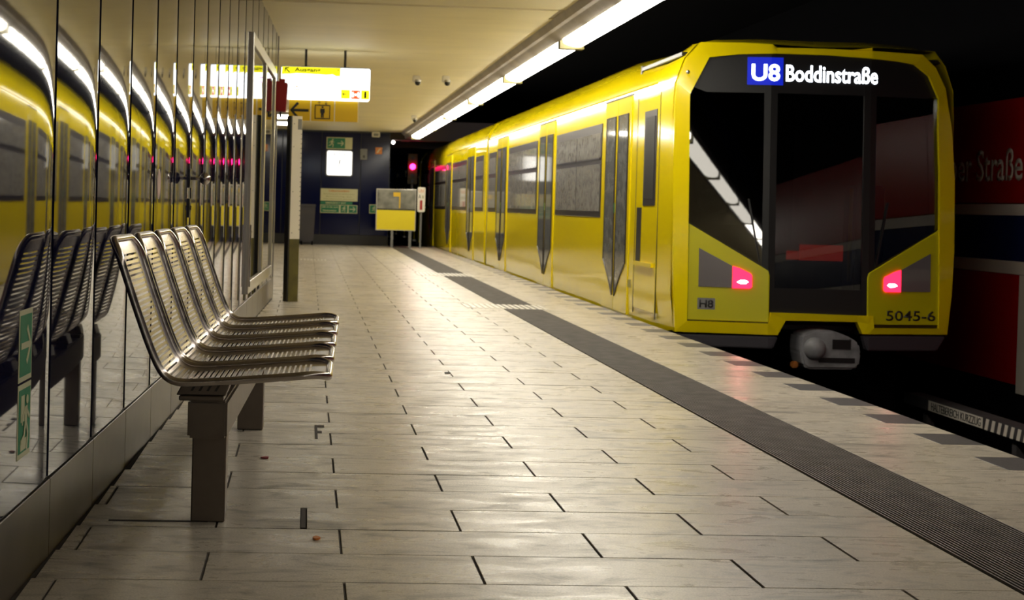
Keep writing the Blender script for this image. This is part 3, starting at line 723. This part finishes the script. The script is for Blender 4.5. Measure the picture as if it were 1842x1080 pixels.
# exit stickers
fw = WF(3.945, .0, .006)
for (z0, z1, lab, kindm) in ((.555, .745, 'green sticker with a pale right-pointing arrow on the near wall panel, upper of two', 'a'), (.352, .548, 'green running-man exit sticker on the near wall panel, lower of two', 'm')):
    o_ = WP(3.945, 0, z0)
    t = thing('exit_sticker', lab, 'sticker', o_, 0, 'photoluminescent stickers on the near wall panel')
    m = MB(); rect(m, fw, 0, .155, z0, z1, -.004, .002); m.build('base', M['sticker_cream'], t, off=tuple(o_))
    m = MB(); rect(m, fw, .010, .145, z0 + .014, z1 - .014, .002, .003); m.build('green_field', M['sticker_green'], t, off=tuple(o_))
    m = MB()
    if kindm == 'a': arrow(m, fw, .078, (z0 + z1)/2, .12, .003, .0042)
    else:
        rect(m, fw, .03, .07, z1 - .10, z1 - .03, .003, .0042); man(m, fw, .085, (z0 + z1)/2 - .01, .15, .0042, .0054); rect(m, fw, .03, .10, z0 + .02, z0 + .05, .003, .0042)
    m.build('symbol', M['sticker_cream'], t, off=tuple(o_))
# round sticker
fw = WF(6.66, 1.11, .004); m = MB(); plate(m, fw, disc(0, 0, .052, 24, .062), -.003, .004)
o_ = m.build('round_sticker', M['pale_pink'], label='small pale pink round sticker on the reflecting wall, left of the door knob', category='sticker')
m = MB(); plate(m, fw, disc(0, 0, .058, 24, .068), -.003, .0025); m.build('sticker_rim', M['white'], o_)
# door knob and lock
pk = WP(7.87, 0, 1.155)
t = thing('door_knob', 'round polished knob standing out from the wall door, mirrored in the panel', 'door knob', pk, WANG)
MB().box(0, .014, -.03, .03, -.05, .05).build('rose', M['dark'], t, bevel=.003)
MB().cyl((.0, 0, 0), (.085, 0, 0), .009, 12).build('stem', M['steel'], t, smooth=True)
MB().ball((.088, 0, 0), .032, 24, .9, 1, 1).build('knob', M['steel'], t, smooth=True)
t = thing('lock_plate', 'small dark keyhole plate on the wall door below the knob', 'lock', WP(7.87, 0, 1.00), WANG)
MB().box(0, .014, -.022, .022, -.05, .05).build('plate', M['dark'], t, bevel=.003); MB().cyl((.01, 0, .0), (.022, 0, .0), .013, 12).build('cylinder', M['steel'], t)
# display case
ya, yb_ = 12.1, 15.5; Lc = (yb_ - ya)/WDIR.y; o_ = WP(ya, 0, .30)
t = thing('display_case', 'tall aluminium-framed glass display case on the far end of the wall', 'display case', o_, WANG)
MB().box(0, .012, 0, Lc, 0, 2.09).build('back_box', M['grey'], t)
m = MB(); e = .075
m.box(.0, 0.034, -.01, e, -.01, 2.10); m.box(.0, .034, Lc - e, Lc + .01, -.01, 2.10); m.box(.0, .034, e, Lc - e, -.01, .09); m.box(.0, .034, e, Lc - e, 2.00, 2.10)
m.build('frame', M['alu'], t, bevel=.004); MB().box(.0, .035, Lc*.52 - .04, Lc*.52 + .04, .09, 2.00).build('mullion', M['alu'], t, bevel=.004)
MB().box(.011, .016, e, Lc*.52 - .04, .09, 2.00).build('pane', M['mirror'], t); MB().box(.011, .016, Lc*.52 + .04, Lc - e, .09, 2.00).build('pane', M['mirror'], t)
MB().box(.032, .046, .03, .05, .05, .55).build('handle', M['steel'], t)
# red box at the wall's end
t = thing('red_box', 'dark red box standing out from the wall end, left of the lit sign', 'box', (-.305, 15.55, 1.97))
m = MB(); A = [(-.065, 0.01), (.045, .0), (.062, .30), (-.065, .32)]
m.prism([(a, 0, b) for a, b in A], [(a, .26, b) for a, b in A]); m.build('body', M['red_box'], t, bevel=.008)
MB().box(-.03, .03, .05, .2, .31, .345).build('cap', M['red_box'], t); MB().box(-.02, .0, .1, .12, -.05, .01).build('cable', M['dark'], t)
MB().box(-.09, -.05, .05, .2, .1, .2).build('wall_bracket', M['dark'], t)

# post
t = thing('post', 'square white post with a black and olive foot standing on the platform', 'post', (-.155, 15.76, 0), math.radians(24))
MB().box(-.06, .055, -.05, .05, .655, 1.94).build('white_shaft', M['white'], t, bevel=.003)
MB().box(-.058, .053, -.048, .048, .0, .655).build('foot', M['olive'], t, bevel=.002)
MB().box(-.075, -.060, -.05, .05, .0, 1.94).build('shaded_side', M['dark'], t)  # dark sheet that paints the post's left face as shaded
m = MB()
for k in range(22): m.box(.042, .0555, -.0515, -.050, .75 + k*.05, .757 + k*.05)
m.build('scale_marks', M['black_ink'], t)
for z in (.72, 1.15, 1.62, 1.86): MB().cyl((-.035, -.051, z), (-.035, -.05, z), .005, 8).build('rivet', M['black_ink'], t)
MB().box(.005, .05, -.0515, -.05, 1.80, 1.91).build('label_plate', M['grey'], t)

# ================================================================== HANGING SIGNS
O = (0.16, 17.6, 2.24)
t = thing('lit_sign', 'glowing white direction sign with a yellow Ausgang band, hanging from the ceiling', 'sign', O)
fs_ = FR((0, 17.52, 0), (1, 0, 0), (0, 0, 1))
MB().box(-.355, .68, 17.52, 17.72, 2.245, 2.615).build('light_box', M['sign_lit'], t, off=O, bevel=.012)
MB().box(-.36, .685, 17.55, 17.69, 2.61, 2.625).build('top_rail', M['grey'], t, off=O)
for x in (-.072, .386): MB().box(x - .014, x + .014, 17.60, 17.63, 2.615, 2.83).build('hanger', M['dark'], t, off=O); MB().box(x - .05, x + .05, 17.57, 17.66, 2.612, 2.632).build('hanger_foot', M['dark'], t, off=O)
m = MB(); plate(m, fs_, [(-.35, 2.525), (-.25, 2.53), (-.18, 2.54), (.1, 2.535), (.17, 2.53), (.24, 2.54), (.28, 2.52), (.33, 2.52), (.335, 2.614), (-.345, 2.614)], 0, .004)
yb = m.build('yellow_band', M['lit_yellow'], t, off=O)
m = MB(); arrow(m, fs_, -.285, 2.575, .08, .004, .006, math.radians(135)); m.build('arrow', M['black_ink'], yb, off=O)
text('Ausgang', fs_, -.20, .10, 2.548, 2.606, .004, M['black_ink'], yb, off=O, bold=.02); text('!', fs_, .30, .31, 2.56, 2.60, .004, M['black_ink'], yb, off=O)
m = MB(); rect(m, fs_, -.20, -.14, 2.475, 2.483, 0, .004); rect(m, fs_, -.20, -.14, 2.425, 2.433, 0, .004); m.build('red_bars', M['lit_red'], t, off=O)
m = MB(); plate(m, fs_, disc(-.055, 2.478, .03, 14, .007), 0, .004); plate(m, fs_, disc(-.055, 2.425, .03, 14, .007), 0, .004); m.build('pink_arcs', M['lit_pink'], t, off=O)
m = MB(); rect(m, fs_, -.20, -.14, 2.34, 2.395, 0, .004); mm = m.build('tram_symbol', M['lit_orange'], t, off=O); text('M', fs_, -.19, -.15, 2.348, 2.388, .004, M['sign_lit'], mm, off=O, bold=.02)
m = MB(); rect(m, fs_, .345, .45, 2.262, 2.365, 0, .004); mm = m.build('arrow_field', M['lit_yellow'], t, off=O); m = MB(); arrow(m, fs_, .385, 2.315, .05, .004, .006, PI); m.build('arrow', M['black_ink'], mm, off=O)
m = MB(); rect(m, fs_, .465, .565, 2.26, 2.362, 0, .004); mm = m.build('red_field', M['lit_red'], t, off=O)
m = MB(); plate(m, fs_, disc(.515, 2.31, .013, 12), .004, .006)
for s in (-1, 1):
    for r in (.024, .038): plate(m, fs_, [(.515 + s*r*math.cos(a), 2.31 + r*1.1*math.sin(a)) for a in (-.8, -.4, 0, .4, .8)] + [(.515 + s*(r + .007)*math.cos(a), 2.31 + (r + .007)*1.1*math.sin(a)) for a in (.8, .4, 0, -.4, -.8)], .004, .006)
m.build('call_symbol', M['sign_lit'], mm, off=O)
m = MB(); rect(m, fs_, .58, .675, 2.26, 2.365, 0, .004); mm = m.build('info_field', M['lit_yellow'], t, off=O); text('i', fs_, .615, .642, 2.275, 2.35, .004, M['black_ink'], mm, off=O, bold=.05)
O = (.145, 17.6, 1.99)
t = thing('lift_sign', 'yellow sign with a left arrow and a lift pictogram, under the glowing sign', 'sign', O)
fs_ = FR((0, 17.58, 0), (1, 0, 0), (0, 0, 1))
MB().box(-.262, .552, 17.58, 17.62, 1.990, 2.238).build('board', M['white'], t, off=O)
for (a, b) in ((-.258, -.008), (.004, .270), (.282, .548)):
    m = MB(); rect(m, fs_, a, b, 1.994, 2.234, 0, .003); m.build('yellow_field', M['yellow_sign'], t, off=O)
m = MB(); arrow(m, fs_, -.135, 2.115, .22, .003, .006, PI); m.build('arrow', M['black_ink'], t, off=O)
m = MB(); a0, a1, b0, b1, e = .045, .225, 2.02, 2.185, .01
rect(m, fs_, a0, a1, b0, b0 + e, .003, .006); rect(m, fs_, a0, a1, b1 - e, b1, .003, .006); rect(m, fs_, a0, a0 + e, b0, b1, .003, .006); rect(m, fs_, a1 - e, a1, b0, b1, .003, .006)
plate(m, fs_, disc(.135, 2.158, .012, 12), .003, .006); plate(m, fs_, [(.11, 2.14), (.16, 2.14), (.162, 2.09), (.152, 2.09), (.15, 2.035), (.138, 2.035), (.135, 2.08), (.132, 2.035), (.12, 2.035), (.118, 2.09), (.108, 2.09)], .003, .006)
arrow(m, fs_, .095, 2.207, .04, .003, .006, PI/2); arrow(m, fs_, .175, 2.207, .04, .003, .006, -PI/2)
m.build('lift_symbol', M['black_ink'], t, off=O)
# ceiling cameras
def camera_thing(x, y, lab):
    t = thing('ceiling_camera', lab, 'camera', (x, y, H_CEIL), 0, 'small cameras under the ceiling')
    MB().box(-.05, .05, -.05, .05, -.09, 0).build('base', M['white'], t, bevel=.01)
    MB().ball((.02, -.03, -.10), .04, 14).build('dome', M['dark'], t, smooth=True)
    MB().cyl((.02, -.03, -.06), (.02, -.03, -.088), .046, 16).build('collar', M['alu'], t)
camera_thing(1.44, 20.7, 'left of the two nearer white cameras under the cream ceiling'); camera_thing(1.84, 20.6, 'right of the two nearer white cameras under the cream ceiling'); camera_thing(2.06, 30.0, 'farthest small camera under the ceiling, beside the lamp strip')
# far lamps in the side hall
for i, y in enumerate((30.3, 33.0)):
    t = thing('ceiling_tube', ['nearer of two short bright ceiling tubes seen left of the post, upper in the photo', 'farther of two short bright ceiling tubes seen left of the post, lower in the photo'][i], 'lamp', (-1.0, y, 2.75), 0, 'ceiling tubes beyond the wall end')
    MB().box(-.95, .72, -.05, .05, .03, .08).build('housing', M['grey'], t); MB().tube([(-.93, 0, 0), (.70, 0, 0)], .04, 10).build('tube', M['far_tube'], t)

# ================================================================== END WALL THINGS
YB = Y_END - .02
fe = FR((0, YB - .03, 0), (1, 0, 0), (0, 0, 1))
O = (.73, YB, 2.38); t = thing('exit_sign', 'green running-man exit sign with right arrow, on top of the square clock', 'sign', O)
MB().box(.41, 1.05, YB - .03, YB, 2.375, 2.668).build('board', M['cream'], t, off=O)
m = MB(); rect(m, fe, .43, .87, 2.395, 2.648, 0, .004); gf = m.build('green_field', M['green_sign'], t, off=O)
m = MB(); man(m, fe, .54, 2.52, .21, .004, .007); arrow(m, fe, .76, 2.52, .16, .004, .007); m.build('symbol', M['cream'], gf, off=O)
O = (.74, YB, 1.70); t = thing('clock', 'square glowing white station clock on the dark blue end wall', 'clock', O)
m = MB(); plate(m, fe, rrect(.405, 1.075, 1.70, 2.352, .05), -.03, .05); m.build('case', M['grey'], t, off=O)
m = MB(); plate(m, fe, rrect(.43, 1.05, 1.725, 2.328, .04), .05, .056); m.build('dial', M['clock_face'], t, off=O)
m = MB(); cx, cy = .74, 2.03
def hand(m, ang, l, wd):
    s, c = math.sin(ang), math.cos(ang); plate(m, fe, [(cx + a*c + b*s, cy - a*s + b*c) for a, b in ((-wd, -.02), (wd, -.02), (wd, l), (-wd, l))], .056, .060)
hand(m, math.radians(12), .09, .013); hand(m, math.radians(196), .12, .008)
m.build('hands', M['black_ink'], t, off=O)
m = MB()
for k in range(12):
    a = k*PI/6; s, c = math.sin(a), math.cos(a)
    if k in (11, 0, 1): plate(m, fe, [(cx + u*c + v*s, cy - u*s + v*c) for u, v in ((-.010, .22), (.010, .22), (.010, .275), (-.010, .275))], .056, .060)
m.build('hour_marks', M['black_ink'], t, off=O)
O = (.755, YB, .78); t = thing('warning_sign', 'cream Lebensgefahr notice on the end wall, directly under the clock', 'sign', O)
MB().box(.295, 1.215, YB - .03, YB, 1.085, 1.39).build('board', M['cream'], t, off=O)
text('Lebensgefahr', fe, .50, 1.02, 1.30, 1.365, .001, M['orange_ink'], t, off=O, bold=.02)
for i, s in enumerate(('Benutzung nur im Notfall unter', 'Beachtung der', 'Warnhinweise gestattet')): text(s, fe, .37 + (.06 if i == 1 else 0), 1.14 - (.06 if i == 1 else 0), 1.235 - i*.062, 1.275 - i*.062, .001, M['olive_ink'], t, off=O)
O = (.755, YB, .78); t = thing('emergency_exit_sign', 'green Notausstieg board with small arrow, lowest sign under the clock', 'sign', O)
MB().box(.295, 1.09, YB - .03, YB, .998, 1.075).build('upper_strip', M['green_sign'], t, off=O); text('EMERGENCY EXIT', fe, .43, .93, 1.015, 1.06, .001, M['cream'], t, off=O, bold=.015)
MB().box(.295, 1.215, YB - .028, YB, .785, .99).build('board', M['cream'], t, off=O)
m = MB(); rect(m, fe, .31, .76, .80, .978, 0, .004); gf = m.build('green_field', M['green_sign'], t, off=O)
text('200 m bis zum', fe, .33, .74, .91, .96, .004, M['cream'], gf, off=O, bold=.01); text('Notausstieg', fe, .36, .70, .815, .87, .004, M['cream'], gf, off=O, bold=.02)
m = MB(); rect(m, fe, .80, .97, .80, .978, 0, .004); gf = m.build('green_field', M['green_sign'], t, off=O); m = MB(); man(m, fe, .885, .888, .15, .004, .007); m.build('symbol', M['cream'], gf, off=O)
m = MB(); rect(m, fe, 1.0, 1.20, .80, .978, 0, .004); gf = m.build('green_field', M['green_sign'], t, off=O); m = MB(); arrow(m, fe, 1.10, .888, .14, .004, .007); m.build('symbol', M['cream'], gf, off=O)
O = (1.61, YB, .80); t = thing('small_exit_sign', 'small green exit sign low on the end wall, half hidden by the mirror board', 'sign', O)
MB().box(1.515, 1.72, YB - .03, YB, .80, 1.02).build('board', M['cream'], t, off=O); m = MB(); rect(m, fe, 1.53, 1.70, .815, 1.005, 0, .004); gf = m.build('green_field', M['green_sign'], t, off=O)
m = MB(); man(m, fe, 1.63, .91, .15, .004, .007); m.build('symbol', M['cream'], gf, off=O)
O = (1.63, YB, 2.70); t = thing('speaker', 'small cream loudspeaker at the top of the dark blue end wall', 'speaker', O)
MB().box(1.53, 1.73, YB - .10, YB, 2.70, 2.83).build('case', M['white'], t, off=O, bevel=.01); MB().box(1.57, 1.69, YB - .106, YB - .09, 2.725, 2.79).build('grille', M['grey'], t, off=O)
O = (1.34, YB, 2.13); t = thing('wall_box', 'small upright grey box on the end wall, right of the clock', 'box', O)
MB().box(1.255, 1.425, YB - .07, YB, 2.13, 2.40).build('case', M['grey'], t, off=O, bevel=.008); MB().box(1.32, 1.37, YB - .08, YB - .06, 2.17, 2.24).build('latch', M['dark'], t, off=O)
O = (1.71, YB, 2.28); t = thing('fire_sign', 'small square red fire equipment sign high on the end wall', 'sign', O)
MB().box(1.63, 1.795, YB - .02, YB, 2.28, 2.45).build('board', M['orange_ink'], t, off=O); m = MB(); plate(m, fe, [(1.66, 2.32), (1.69, 2.31), (1.76, 2.42), (1.73, 2.42)], -.01, .0); m.build('symbol', M['cream'], t, off=O)
# dark wheeled bin
O = (-.02, 36.7, 0); t = thing('wheeled_bin', 'dark grey wheeled bin standing at the end wall behind the post', 'bin', O)
m = MB(); m.prism([(-.16, -.2, .06), (.16, -.2, .06), (.16, .2, .06), (-.16, .2, .06)], [(-.19, -.24, .93), (.19, -.24, .93), (.19, .24, .93), (-.19, .24, .93)]); m.build('body', M['bumper'], t, bevel=.01)
MB().box(-.20, .20, -.26, .26, .93, .99).build('lid', M['bumper'], t, bevel=.01)
for x in (-.13, .13): MB().cyl((x - .02, -.20, .05), (x + .02, -.20, .05), .05, 14).build('wheel', M['soot'], t)
# mirror board on legs, the train's reflection painted on as coloured panels
O = (2.1, 36.0, 0); t = thing('mirror_board', 'framed mirror board on two legs, reflected train painted yellow below, grey above, at platform end', 'board', O)
MB().box(1.62, 2.58, 35.97, 36.03, .41, 1.41).build('frame', M['alu'], t, off=O, bevel=.004)
fb = FR((0, 35.97, 0), (1, 0, 0), (0, 0, 1))
m = MB(); rect(m, fb, 1.64, 2.56, .43, .90, 0, .005); m.build('yellow_panel', M['bright_yellow'], t, off=O)  # painted reflection of the train's yellow side
m = MB(); rect(m, fb, 1.64, 2.56, .90, .935, 0, .006); m.build('black_rail', M['dark'], t, off=O)
m = MB(); rect(m, fb, 1.64, 2.56, .935, 1.39, 0, .003); m.build('reflected_windows', M['reflection_grey'], t, off=O)
m = MB(); rect(m, fb, 2.03, 2.20, 1.23, 1.33, .003, .005); rect(m, fb, 2.17, 2.20, .95, 1.23, .003, .005); m.build('yellow_marks', M['yellow_sign'], t, off=O)
for x in (2.02, 2.45): MB().box(x - .03, x + .03, 35.98, 36.02, 0, .41).build('leg', M['grey'], t, off=O)
O = (2.70, 35.9, .9); t = thing('stop_sign', 'narrow rounded white sign lettered A 1 with a red bar, left of the train', 'sign', O)
f2 = FR((0, 35.9, 0), (1, 0, 0), (0, 0, 1))
m = MB(); plate(m, f2, rrect(2.605, 2.79, .875, 1.47, .035), -.03, 0); m.build('board', M['white'], t, off=O)
text('Ubf', f2, 2.63, 2.765, 1.345, 1.425, .001, M['orange_ink'], t, off=O); text('A', f2, 2.625, 2.69, 1.20, 1.29, .001, M['black_ink'], t, off=O); text('1', f2, 2.72, 2.75, 1.20, 1.27, .001, M['olive_ink'], t, off=O)
m = MB(); rect(m, f2, 2.665, 2.725, .925, 1.155, 0, .004); m.build('red_bar', M['dark_red'], t, off=O)
MB().box(2.68, 2.72, 35.93, 35.97, 0, 1.4).build('pole', M['grey'], t, off=O)
# signal
O = (2.78, 40.5, 0); t = thing('track_signal', 'railway signal with a glowing red lamp beyond the platform end', 'signal', O)
MB().box(-.13, .13, -.06, .06, 1.60, 2.42).build('head', M['olive'], t, bevel=.01)
MB().box(-.03, .03, .0, .05, -1.1, 1.6).build('mast', M['grey'], t)
MB().cyl((0, -.06, 2.07), (0, -.10, 2.07), .075, 20).build('red_lens', M['signal_red'], t)
for z in (2.30, 1.84, 1.68): MB().cyl((0, -.06, z), (0, -.075, z), .05, 16).build('dark_lens', M['dark'], t)
MB().tube([(-.10, -.10, 2.07 + .0), (-.08, -.12, 2.14), (0, -.13, 2.175), (.08, -.12, 2.14), (.10, -.10, 2.07)], .008, 6).build('hood', M['dark'], t)
# lamp in the tunnel mouth
t = thing('tunnel_lamp', 'small bright white spotlight at the tunnel mouth, above the signal', 'lamp', (2.13, 38.75, 2.66))
MB().cyl((-.06, 0, .02), (-.01, -.02, -.02), .05, 12).build('housing', M['dark'], t); MB().ball((.01, -.05, -.02), .045, 12).build('bulb', M['far_tube'], t, smooth=True); MB().box(-.03, .03, -.03, .03, .0, .06).build('bracket', M['dark'], t)

# small litter on the floor
def bit(name, x, y, r, mat, lab):
    m = MB(); pts = [(x + r*random.uniform(.6, 1.2)*math.cos(a*PI/4), y + r*1.3*random.uniform(.6, 1.2)*math.sin(a*PI/4)) for a in range(8)]
    m.prism([(a, b, .0) for a, b in pts], [(a, b, .006) for a, b in pts]); o = m.build(name, mat, label=lab, category='litter')
bit('litter_scrap', -.149, 6.11, .016, M['litter'], 'tiny dark red scrap on the floor right of the bench leg')
bit('litter_scrap', .895, 9.33, .018, M['black_ink'], 'tiny dark scrap on a floor joint in mid platform')
bit('leaf_scrap', .05, 4.66, .014, M['orange_ink'], 'tiny orange-brown scrap on the floor by the near bench leg')
m = MB(); m.box(.055, .068, 6.64, 7.04, .0, .002); m.box(.068, .10, 6.98, 7.04, .0, .002); m.box(.068, .088, 6.80, 6.86, .0, .002)
m.build('tape_mark', M['joint'], label='dark F-shaped tape remnant on the floor right of the far bench leg', category='mark')
